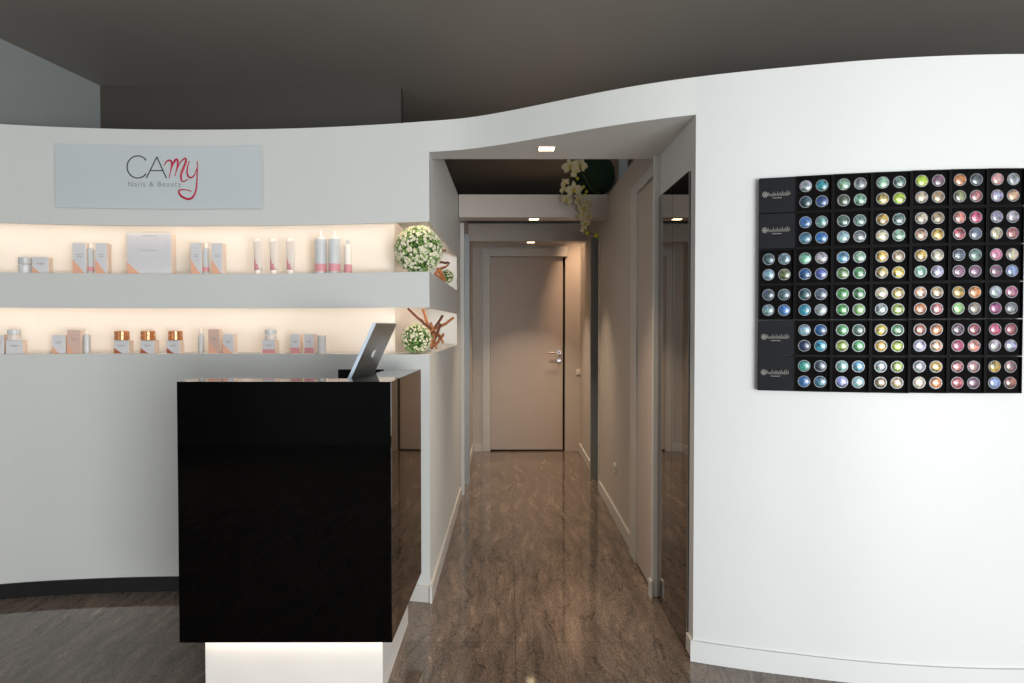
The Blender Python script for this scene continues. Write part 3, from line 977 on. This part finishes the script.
CLOSED_ROWS = (0, 1, 4, 5)
for c in range(7):
    pxm = (col_px[c] + col_px[c + 1]) / 2
    for r in range(6):
        z1 = Z_TOP - r * PITCH_Z + (0.0022 if c <= 3 else 0.004) * (c / 6.0)
        zz = z1 - 2 * hb
        fr_, nrm = on_sign(pxm, 284, 0.004 + DEP)
        wide = (on_sign(col_px[c + 1], 284, 0.03)[0] - on_sign(col_px[c], 284, 0.03)[0]).length
        base = fr_ - Vector((nrm.x, nrm.y, 0)) * DEP
        rz = math.atan2(nrm.x, -nrm.y)
        loc = Vector((base.x, base.y, zz))
        rot = (0, 0, rz)
        if c == 0 and r in CLOSED_ROWS:
            o = proto_closed if not used['c'] else copy_tree(proto_closed, loc, rot)
            used['c'] = True
            o.location = loc; o.rotation_euler = rot; o.scale = (wide / BOX, 1, 1)
            where = ['topmost in', 'second from top in', '', '', 'second from bottom in', 'lowest in'][r]
            tag(o, 'closed charcoal case with silver emblem, %s the leftmost display column' % where, 'display case', 'closed cases in the wall display')
            continue
        o = proto_open if not used['o'] else copy_tree(proto_open, loc, rot)
        used['o'] = True
        o.location = loc; o.rotation_euler = rot; o.scale = (wide / BOX, 1, 1)
        where = '%s row, %s' % (ordinal[r], colname[c])
        tag(o, 'open black case of glitter pots, %s' % where, 'display case', 'open cases in the wall display')
        X = Vector((math.cos(rz), math.sin(rz), 0)); OUT = Vector((nrm.x, nrm.y, 0))
        for k in range(4):
            sx = -1 if k % 2 == 0 else 1; sz = 1 if k < 2 else -1
            pl = loc + X * (sx * 0.0287) + OUT * (DEP - 0.016) + Vector((0, 0, hb + sz * 0.0300))
            q_ = proto_pot if not used['p'] else dup(proto_pot, pl, rot)
            used['p'] = True
            q_.location = pl; q_.rotation_euler = rot
            nm = GRID[(c, r)][k]
            rgb = lin([v * 0.80 + 14 for v in PAL[nm]])
            q_.color = rgb
            tag(q_, '%s glitter pot, %s in its case, %s row, %s' % (nm, corner[k], ordinal[r], colname[c]), 'glitter pot', 'round glitter pots in the wall display')

# ------------------------------------------------------------------ products in the niches
def shelf_spot(px0, px1, dep):
    pc = (px0 + px1) / 2
    a = on_curve(pc, -dep)[0]
    w = (px1 - px0) / F_PX * a.y
    return a, w


def place_rz(a): 
    n = curve_n(a.x)
    return math.atan2(n.x, -n.y)


def carton(px0, px1, py, shelf, label, tri='copper', body='silver', depth=None, group='skincare cartons on the niche shelves', dep=0.05, pink=False, lines=True, zbase=None):
    a, w = shelf_spot(px0, px1, dep)
    z0 = shelf if zbase is None else zbase
    h = at_y((px0 + px1) / 2, py, a.y).z - z0
    d = depth or min(w, 0.05)
    o = empty('carton', (a.x, a.y, z0), place_rz(a))
    tag(o, label, 'box', group)
    bm_ = {'silver': M['pack_silver'], 'blush': M['pack_blush']}[body]
    g_ = MB(); hw = w / 2
    g_.box((-hw, 0, 0), (hw, d, h), 0)
    g_.m[-1] = g_.m[-1]
    g_.m[3] = 1; g_.m[5] = 1
    g_.build('body', [bm_, M['pack_side']], o, bevel=0.0008)
    e = 0.0006
    if pink:
        MB().box((-hw, -e, 0), (hw, 0, h * 0.30)).build('pink_band', M['pack_pink'], o)
    elif tri:
        t = MB(); th = {'small': 0.30}.get(tri, 0.48)
        mm = M['pack_rust'] if tri == 'rust' else M['pack_copper']
        if tri == 'rust' or tri == 'small': hh, ww = h * 0.42, w * 0.55
        elif tri == 'low': hh, ww = h * 0.30, w * 0.30
        else: hh, ww = h * 0.48, w * 0.92
        vs = [(-hw, 0, 0), (-hw + ww, 0, 0), (-hw, 0, hh), (-hw, -e, 0), (-hw + ww, -e, 0), (-hw, -e, hh)]
        t.add(vs, [(0, 2, 1), (3, 4, 5), (0, 1, 4, 3), (1, 2, 5, 4), (2, 0, 3, 5)])
        t.build('corner_print', mm, o)
    if lines:
        pr = MB()
        for k, (f, wd) in enumerate(((0.93, 0.32), (0.58, 0.36)) if tri == 'low' else ((0.62, 0.5), (0.56, 0.36))):
            pr.box((-wd * hw, -e * 1.2, h * f), (wd * hw, -e * 0.2, h * f + 0.0016))
        pr.build('small_print', M['pack_print'], o)
    return o, z0 + h, a


def round_thing(name, px0, px1, py, shelf, label, cat, prof, mats, dep=0.075, group=None, zbase=None, extra=None, ybase=None):
    """prof: list of (radius fraction, height fraction, material index)"""
    a, w = shelf_spot(px0, px1, dep)
    z0 = shelf if zbase is None else zbase
    h = at_y((px0 + px1) / 2, py, a.y).z - z0
    o = empty(name, (a.x, a.y, z0), place_rz(a))
    tag(o, label, cat, group)
    segs = {}
    for pname, mi, pts in prof:
        MB().lathe([(max(1e-6, r * w / 2), z * h) for r, z in pts], 24, 0).build(pname, mats[mi], o)
    return o, w, h, a


U, Lw = Z_S2B, Z_S1B
GU = 'skincare cartons on the upper niche shelf'
GL = 'skincare cartons on the lower niche shelf'
# upper niche, left to right
jar_prof = [('body', 0, [(0.9, 0), (1, 0.05), (1, 0.52), (0.94, 0.56)]), ('lid', 1, [(0.97, 0.58), (0.97, 0.96), (0.9, 1.0)])]
round_thing('cosmetic_jar', 20, 32, 257.5, U, 'round silver jar at the left end of the upper niche', 'jar', jar_prof, [M['pack_silver'], M['jar_glass']])
carton(34, 48.4, 257, U, 'squat silver carton with a copper corner beside the round jar, upper niche', tri='small', group=GU)
carton(74, 86.5, 243, U, 'tall silver and copper carton left of a slim tube, upper niche, left group', group=GU)
slim = [('body', 0, [(0.85, 0.05), (1.0, 0.12), (1.0, 0.80), (0.7, 0.86)]), ('pink_band', 1, [(1.02, 0.10), (1.03, 0.24)]), ('cap', 2, [(0.6, 0.86), (0.6, 1.0)]), ('foot', 2, [(0.8, 0), (0.8, 0.05)])]
sm = [M['jar_glass'], M['pack_pink'], M['cap_clear']]
round_thing('slim_bottle', 88.5, 94.5, 243.5, U, 'slim silver bottle between two tall cartons, left group of the upper niche', 'bottle', slim, sm, group='slim bottles in the niches')
carton(96.5, 107.5, 243, U, 'tall silver and copper carton right of a slim bottle, upper niche, left group', group=GU)
carton(128.5, 171.5, 233, U, 'large silver gift box with a small copper corner in the upper niche below the sign', tri='low', depth=0.06, group=GU)
carton(191.5, 202, 243, U, 'tall silver and copper carton left of a slim bottle, right of the large box', group=GU)
round_thing('slim_bottle', 203.5, 209.5, 243.5, U, 'slim silver bottle between two tall cartons, right of the large gift box', 'bottle', slim, sm, group='slim bottles in the niches')
carton(212.3, 223, 243, U, 'tall silver and copper carton right of a slim bottle, right of the large box', group=GU)


def squeeze_tube(px0, px1, py, label):
    a, w = shelf_spot(px0, px1, 0.07)
    h = at_y((px0 + px1) / 2, py, a.y).z - U
    o = empty('squeeze_tube', (a.x, a.y, U), place_rz(a))
    tag(o, label, 'tube', 'white squeeze tubes in the upper niche')
    hc = h * 0.12
    MB().lathe([(w * 0.33, 0), (w * 0.36, 0.004), (w * 0.36, hc)], 20).build('cap', M['cap_clear'], o)
    def ring(z):
        t = (z - hc) / (h - hc)
        rx_ = lerp(w * 0.40, w * 0.5, t); ry_ = lerp(w * 0.40, 0.0015, t ** 0.9)
        return [(rx_ * math.cos(2 * PI * k / 20), ry_ * math.sin(2 * PI * k / 20), z) for k in range(20)]
    g_ = MB(); zs = [hc + (h - hc) * i / 10 for i in range(11)]
    vs = [v for z in zs for v in ring(z)]
    for i in range(10):
        for k in range(20):
            zc_ = (zs[i] + zs[i + 1]) / 2 / h
            an = 2 * PI * (k + 0.5) / 20
            xf = math.cos(an)
            pinkf = math.sin(an) < 0 and zc_ < 0.50 - 0.20 * (xf + 1)
            g_.add([], [], 0)
            g_.f.append((i * 20 + k, i * 20 + (k + 1) % 20, (i + 1) * 20 + (k + 1) % 20, (i + 1) * 20 + k)); g_.m.append(1 if pinkf else 0); g_.sm.append(True)
    g_.v = [tuple(v) for v in vs]
    g_.f.append(tuple(range(20))[::-1]); g_.m.append(0); g_.sm.append(False)
    g_.f.append(tuple(range(200, 220))); g_.m.append(0); g_.sm.append(False)
    g_.build('body', [M['tube_white'], M['pack_pink']], o)
    MB().box((-w * 0.5, -0.0015, h - 0.012), (w * 0.5, 0.0015, h)).build('crimp', M['tube_white'], o)


squeeze_tube(254, 263, 238.5, 'leftmost of the three white and pink squeeze tubes in the upper niche')
squeeze_tube(269.8, 278.8, 238.5, 'middle of the three white and pink squeeze tubes in the upper niche')
squeeze_tube(286.3, 295.6, 238.5, 'rightmost of the three white and pink squeeze tubes in the upper niche')
pump = [('body', 0, [(0.96, 0), (1, 0.02), (1, 0.80), (0.96, 0.82)]), ('pink_band', 1, [(1.01, 0.06), (1.02, 0.24)]), ('cap', 2, [(0.7, 0.82), (0.7, 0.87), (0.16, 0.88), (0.16, 1.0)])]
round_thing('pump_bottle', 315.3, 327, 231.5, U, 'silver pump bottle with a pink band, left one of the pair in the upper niche', 'bottle', pump, sm, group='pump bottles in the upper niche')
round_thing('pump_bottle', 329, 340.6, 231.5, U, 'silver pump bottle with a pink band, right one of the pair in the upper niche', 'bottle', pump, sm, group='pump bottles in the upper niche')
sml = [('body', 0, [(0.9, 0), (1, 0.03), (1, 0.82), (0.5, 0.88)]), ('pink_band', 1, [(1.02, 0.04), (1.02, 0.28)]), ('cap', 2, [(0.42, 0.88), (0.42, 1.0)])]
round_thing('small_bottle', 344.5, 352, 240.5, U, 'small clear bottle with a pink band, right end of the products in the upper niche', 'bottle', sml, [M['cap_clear'], M['pack_pink'], M['jar_glass']])

# lower niche
LJ = 'jars standing on cartons in the lower niche'
def jar_on_box(bx0, bx1, by, jx0, jx1, jy, lb, lj, tri='rust', jm='copper', pink=False, depth=0.055):
    o, zt, a = carton(bx0, bx1, by, Lw, lb, tri=tri, group=GL, pink=pink, depth=depth)
    mats = {'copper': [M['jar_copper'], M['jar_copper'], M['logo_white']], 'glass': [M['tube_white'], M['jar_glass'], M['logo_white']]}[jm]
    w = (jx1 - jx0) / F_PX * (a.y + 0.03)
    h = at_y((jx0 + jx1) / 2, jy, a.y + 0.03).z - zt - 0.0009
    n = curve_n(a.x)
    j = empty('cosmetic_jar', (at_y((jx0 + jx1) / 2, jy, a.y + depth / 2).x, a.y + depth / 2, zt + 0.0009), place_rz(a))
    tag(j, lj, 'jar', LJ)
    MB().lathe([(w * 0.47, 0), (w * 0.5, h * 0.08), (w * 0.5, h * 0.48), (w * 0.47, h * 0.52)], 24).build('body', mats[0], j)
    MB().lathe([(w * 0.49, h * 0.54), (w * 0.49, h * 0.94), (w * 0.44, h)], 24).build('lid', mats[1], j)
    return o


carton(-6, 2.8, 335, Lw, 'silver carton cut by the left edge of the picture, lower niche', tri=None, group=GL)
jar_on_box(6.5, 21.3, 340.5, 8.3, 20, 329.5, 'wide silver carton under a pale jar at the left end of the lower niche', 'pale frosted jar on a silver carton at the left end of the lower niche', tri=None, jm='glass')
carton(52, 64.5, 335, Lw, 'short silver carton with a copper corner, left of a taller blush one, lower niche', tri='small', group=GL)
carton(67.5, 80, 330, Lw, 'tall blush carton left of a slim bottle, lower niche, left group', body='blush', tri='small', group=GL)
slim2 = [('body', 0, [(0.9, 0), (1, 0.03), (1, 0.78), (0.6, 0.84)]), ('cap', 2, [(0.55, 0.84), (0.5, 1.0)])]
round_thing('slim_bottle', 83.5, 89.8, 330.5, Lw, 'slim silver bottle right of the tall blush carton, lower niche, left group', 'bottle', slim2, sm, group='slim bottles in the niches')
jar_on_box(114, 128.3, 340.5, 115, 128.8, 331, 'silver carton with a rust corner under a copper jar, leftmost of three', 'copper jar on a silver carton, leftmost of three in the lower niche')
jar_on_box(140.3, 154, 340.5, 141.3, 154.8, 331, 'silver carton with a rust corner under a copper jar, middle of three', 'copper jar on a silver carton, middle of three in the lower niche')
jar_on_box(166.5, 179.3, 340.5, 168.8, 182.2, 331, 'silver carton with a rust corner under a copper jar, rightmost of three', 'copper jar on a silver carton, rightmost of three in the lower niche')
nib = [('body', 0, [(0.9, 0), (1, 0.04), (1, 0.66), (0.55, 0.80)]), ('cap', 2, [(0.5, 0.80), (0.45, 0.95), (0.12, 1.0)])]
round_thing('slim_bottle', 198, 203.6, 328.5, Lw, 'slim silver bottle with a tapered tip right of the copper jars, lower niche', 'bottle', nib, sm, group='slim bottles in the niches')
carton(208, 219, 329.3, Lw, 'tall blush and copper carton right of the copper jars, lower niche', body='blush', tri='copper', group=GL)
carton(222.8, 233.3, 334, Lw, 'shorter silver and copper carton right of a tall blush one, lower niche', tri='copper', group=GL)
jar_on_box(262, 275, 340, 265, 276.5, 329.5, 'silver and pink carton under a pale jar, above the black desk', 'pale jar with a gold ring on a silver and pink carton, lower niche', jm='glass', pink=True)
carton(290, 299.5, 334, Lw, 'silver and pink carton, left one of two alike above the black desk', pink=True, group=GL)
carton(304, 313.5, 334, Lw, 'silver and pink carton, right one of two alike above the black desk', pink=True, group=GL)
round_thing('cosmetic_jar', 317.5, 325.8, 335.5, Lw, 'small silver cylinder jar right of two pink banded cartons, lower niche', 'jar',
            [('body', 0, [(0.95, 0), (1, 0.03), (1, 0.52)]), ('lid', 1, [(1.0, 0.55), (1.0, 0.97), (0.94, 1.0)])], [M['pack_silver'], M['jar_glass']])

# ------------------------------------------------------------------ flower balls, sticks
def flower_ball(c, r, label, nf, nl, seed, squash=1.0, leafm='leaf'):
    rnd = random.Random(seed)
    o = empty('flower_ball', (c[0], c[1], c[2] - r * squash)); tag(o, label, 'flower ball', 'round flower balls in the niches')
    ctr = Vector((0, 0, r * squash))
    core = MB().sphere(ctr, r * 0.86, 0, 20, 12, squash).build('foliage_core', M['leaf_core'], o)
    gl = MB(); gf = MB()
    def dirv():
        z = rnd.uniform(-1, 1); a = rnd.uniform(0, 2 * PI); q_ = math.sqrt(1 - z * z)
        return Vector((q_ * math.cos(a), q_ * math.sin(a), z))
    S = Vector((1, 1, squash))
    for _ in range(nl):
        d = dirv(); t = d.orthogonal().normalized(); t = Matrix.Rotation(rnd.uniform(0, 6.28), 3, d) @ t; b = d.cross(t)
        l = r * rnd.uniform(0.10, 0.17) + 0.003; w = l * 0.5
        p0 = ctr + Vector((d.x, d.y, d.z * squash)) * r * rnd.uniform(0.82, 0.92)
        tip = p0 + (d * 0.75 + t * 0.8).normalized() * l
        md = (p0 + tip) / 2 + d * 0.001
        for q_ in (tip,):
            if (q_ - ctr).z < -r * squash: tip = tip + Vector((0, 0, -r * squash - (q_ - ctr).z))
        gl.add([p0, md + b * w / 2, tip, md - b * w / 2, md + d * 0.0015], [(0, 1, 4), (1, 2, 4), (2, 3, 4), (3, 0, 4)])
    for _ in range(nf):
        d = dirv()
        if d.z < -0.93: continue
        p0 = ctr + Vector((d.x, d.y, d.z * squash)) * r * rnd.uniform(0.93, 0.985)
        t = d.orthogonal().normalized(); t = Matrix.Rotation(rnd.uniform(0, 6.28), 3, d) @ t; b = d.cross(t)
        s_ = (r * 0.047 + 0.0019) * rnd.uniform(0.8, 1.2)
        n5 = 5
        vs = [p0 + d * s_ * 0.3]
        for k in range(10):
            an = 2 * PI * k / 10; rr = s_ * (1.25 if k % 2 == 0 else 0.7)
            vs.append(p0 + (t * math.cos(an) + b * math.sin(an)) * rr + d * (s_ * 0.7 if k % 2 == 0 else 0))
        gf.add(vs, [(0, k + 1, (k + 1) % 10 + 1) for k in range(10)])
    gl.build('leaves', M['leaf'], o)['kind'] = 'stuff'
    gf.build('blossoms', M['petal'], o)['kind'] = 'stuff'
    return o


flower_ball((-0.470, 3.60, U + 0.123), 0.123, 'large flower ball of white blossoms filling the corner of the upper niche', 680, 1800, 3)
flower_ball((-0.418, 4.64, U + 0.060), 0.047, 'small flower ball at the passage end of the upper niche', 190, 400, 4)
flower_ball((-0.482, 3.60, Lw + 0.077), 0.077, 'medium flower ball at the corner of the lower niche, nearest the laptop', 380, 950, 5)
flower_ball((-0.505, 3.98, Lw + 0.068), 0.068, 'flower ball behind the stick bundle in the lower niche', 260, 750, 6)


def stick_bundle(c, label, ends, rad, seed, z0):
    rnd = random.Random(seed)
    o = empty('stick_bundle', (c[0], c[1], z0)); tag(o, label, 'stick bundle', 'dried stick bundles in the niches')
    for i, (a, b) in enumerate(ends):
        a = Vector(a); b = Vector(b)
        pts = []
        for k in range(7):
            t = k / 6
            j = Vector((rnd.uniform(-1, 1), rnd.uniform(-1, 1), rnd.uniform(-1, 1))) * 0.0035
            pts.append(a.lerp(b, t) + j)
        rr = [rad * (1.15 - 0.5 * abs(k / 6 - 0.35)) * rnd.uniform(0.85, 1.1) for k in range(7)]
        low = min(p.z - r_ for p, r_ in zip(pts, rr))
        if low < z0 + 0.0005: pts = [p + Vector((0, 0, z0 + 0.0005 - low)) for p in pts]
        st = MB().tube(pts, rr, 7).build('twig', M['stick'] if i % 3 else M['stick_dark']); world_child(st, o)
    return o


def pp(px, py, y):
    return at_y(px, py, y)


yy = 3.80
stick_bundle((-0.43, yy, 0), 'bundle of orange brown dried sticks beside the flower balls in the lower niche', [
    (pp(408, 309, yy - 0.05), pp(436, 334, yy + 0.03)), (pp(423, 309.5, yy + 0.04), pp(433, 345, yy - 0.02)),
    (pp(454, 318, yy + 0.05), pp(428, 333, yy - 0.03)), (pp(443, 316, yy - 0.04), pp(424, 345, yy + 0.03)),
    (pp(430, 322, yy), pp(437, 349, yy + 0.01)), (pp(426, 326, yy + 0.02), pp(432, 348, yy - 0.03)),
    (pp(440, 324, yy - 0.02), pp(431, 349, yy + 0.03)), (pp(438, 333, yy), pp(443, 343, yy)),
    (pp(444, 334, yy + 0.02), pp(434, 347, yy - 0.02)), (pp(421, 320, yy + 0.02), pp(441, 338, yy - 0.02))], 0.0075, 11, Lw)
yy = 4.55
stick_bundle((-0.45, yy, 0), 'dark reddish sticks lying beside the small ball in the upper niche', [
    (pp(437, 262, yy), pp(449.5, 263, yy + 0.2)), (pp(434.5, 273, yy), pp(448, 265, yy + 0.1)),
    (pp(435, 274, yy), pp(443, 281, yy + 0.05)), (pp(440, 252, yy), pp(445.5, 250, yy)), (pp(438, 272, yy + 0.03), pp(446, 281, yy)), (pp(437, 268, yy + 0.03), pp(444, 276, yy))], 0.0085, 12, U)

# ------------------------------------------------------------------ orchid and moss ball above the middle lintel
rnd = random.Random(21)
mo = empty('moss_ball', (0.648, 5.44, WALL_TOP)); tag(mo, 'dark green leafy ball resting on top of the middle lintel', 'moss ball')
MB().sphere((0, 0, 0.165), 0.160, 0, 32, 20).build('core', M['moss'], mo)
g = MB()
for _ in range(1600):
    z = rnd.uniform(-1, 1); a = rnd.uniform(0, 2 * PI); q_ = math.sqrt(1 - z * z); d = Vector((q_ * math.cos(a), q_ * math.sin(a), z))
    t = Matrix.Rotation(rnd.uniform(0, 6.28), 3, d) @ d.orthogonal().normalized(); b = d.cross(t)
    p0 = Vector((0, 0, 0.165)) + d * 0.157
    tip = p0 + (d * 0.6 + t).normalized() * 0.016
    if tip.z < 0.001: continue
    g.add([p0, (p0 + tip) / 2 + b * 0.004, tip, (p0 + tip) / 2 - b * 0.004], [(0, 1, 2), (0, 2, 3)])
g.build('leaves', M['moss'], mo)['kind'] = 'stuff'

OY = 5.27
orch = empty('orchid_spray', at_y(587, 194, OY + 0.06)); tag(orch, 'white orchid spray hanging over the middle lintel in front of the dark green ball', 'flower')
stem_px = [(600, 193), (592, 190), (584, 176), (575, 168), (569, 178), (571, 192), (578, 202), (585, 212), (588, 224), (588, 232), (596, 236)]
sp = [at_y(px, py, OY + (0.12 if i == 0 else 0.04 if i < 2 else 0.0)) for i, (px, py) in enumerate(stem_px)]
world_child(MB().tube(smooth_path(sp, 5), 0.003, 6).build('stem', M['stem']), orch)


def blossom(px, py, r_px, yoff, rot, tilt):
    c = at_y(px, py, OY - 0.03 + yoff); R = r_px / F_PX * OY
    g_ = MB()
    T = Matrix.Translation(c) @ Matrix.Rotation(tilt, 4, 'Z') @ Matrix.Rotation(PI / 2 + 0.25, 4, 'X') @ Matrix.Rotation(rot, 4, 'Z')
    # three narrow sepals and two broad petals
    for an, ln, wd in ((PI / 2, 1.0, 0.52), (PI / 2 + 2.2, 0.95, 0.46), (PI / 2 - 2.2, 0.95, 0.46), (0.12, 1.0, 0.9), (PI - 0.12, 1.0, 0.9)):
        vs = []; nseg = 6
        for k in range(nseg + 1):
            t = k / nseg; wv = wd * R * 0.5 * math.sin(PI * min(1, t * 0.86 + 0.10)) ** 0.8
            for s_ in (-1, 0, 1):
                x = t * R * ln; y = s_ * wv; z = 0.12 * R * math.sin(PI * t) - (0.10 * R * abs(s_)) + 0.1 * R * t * t
                vs.append(T @ (Matrix.Rotation(an, 4, 'Z') @ Vector((x, y, z))))
        fs = [(3 * k + j, 3 * k + j + 1, 3 * k + j + 4, 3 * k + j + 3) for k in range(nseg) for j in (0, 1)]
        g_.add(vs, fs, 0, True)
    b = g_.build('blossom', M['petal_orchid'])
    world_child(b, orch)
    l_ = MB(); l_.sphere(T @ Vector((0, 0, 0.14 * R)), R * 0.17, 0, 10, 6); l_.sphere(T @ Vector((0, -0.16 * R, 0.2 * R)), R * 0.12, 0, 8, 5)
    lp = l_.build('lip', M['orchid_lip']); lp.parent = b


for a in [(570, 166.5, 8.5, 0, 0.2, -0.2), (580.5, 165, 8, 0.02, -0.3, 0.3), (575.5, 172, 6, -0.01, 0.9, 0), (565, 183, 5.5, 0, 0.5, -0.6),
          (574, 190, 9, -0.02, 0.1, 0.1), (566.5, 200, 6.5, 0, -0.4, -0.4), (563.5, 190, 4.5, 0, 0.3, -0.5), (579, 200, 6, 0, 0.8, 0.3), (584, 208, 7, -0.01, 0.3, 0.2),
          (588, 204, 5.5, 0.02, -0.6, 0.5), (583, 215, 6, 0, 0.5, -0.3), (588.5, 216, 6, 0, -0.2, 0.4), (585.5, 223.5, 5.5, 0, 0.1, 0), (584, 229, 4.2, 0, 0.7, -0.2)]:
    blossom(*a)
for px, py, r_ in ((577.5, 178.5, 2.0), (583.5, 187, 2.0), (586.5, 191.5, 1.9), (585, 194.5, 1.5), (587.5, 233, 2.6), (596.5, 235.5, 2.9)):
    c = at_y(px, py, OY - 0.02)
    b = MB().lathe([(1e-6, -r_ / F_PX * OY), (r_ / F_PX * OY * 0.8, -r_ / F_PX * OY * 0.4), (r_ / F_PX * OY * 0.85, 0.2 * r_ / F_PX * OY), (1e-6, r_ / F_PX * OY * 1.1)], 10, 0, Matrix.Translation(c)).build('bud', M['bud'])
    world_child(b, orch)

# ------------------------------------------------------------------ small fittings
o = empty('wall_outlet', (0.745, 4.93, 0.34)); tag(o, 'small white outlet plate low on the right wall of the passage', 'outlet')
MB().box((-0.008, -0.045, -0.03), (0, 0.045, 0.035)).build('plate', M['switch'], o, bevel=0.002)
MB().box((-0.0095, -0.018, -0.012), (-0.007, 0.018, 0.014)).build('socket', M['trim_grey'], o)
p = at_y(581.5, 372, 7.62)
o = empty('light_switch', (0.742, 7.62, p.z)); tag(o, 'small light switch on the end wall right of the closed door', 'switch')
MB().box((-0.022, -0.008, -0.03), (0.022, 0, 0.03)).build('plate', M['switch'], o, bevel=0.002)
MB().box((-0.012, -0.011, -0.018), (0.012, -0.007, 0.018)).build('rocker', M['switch'], o)
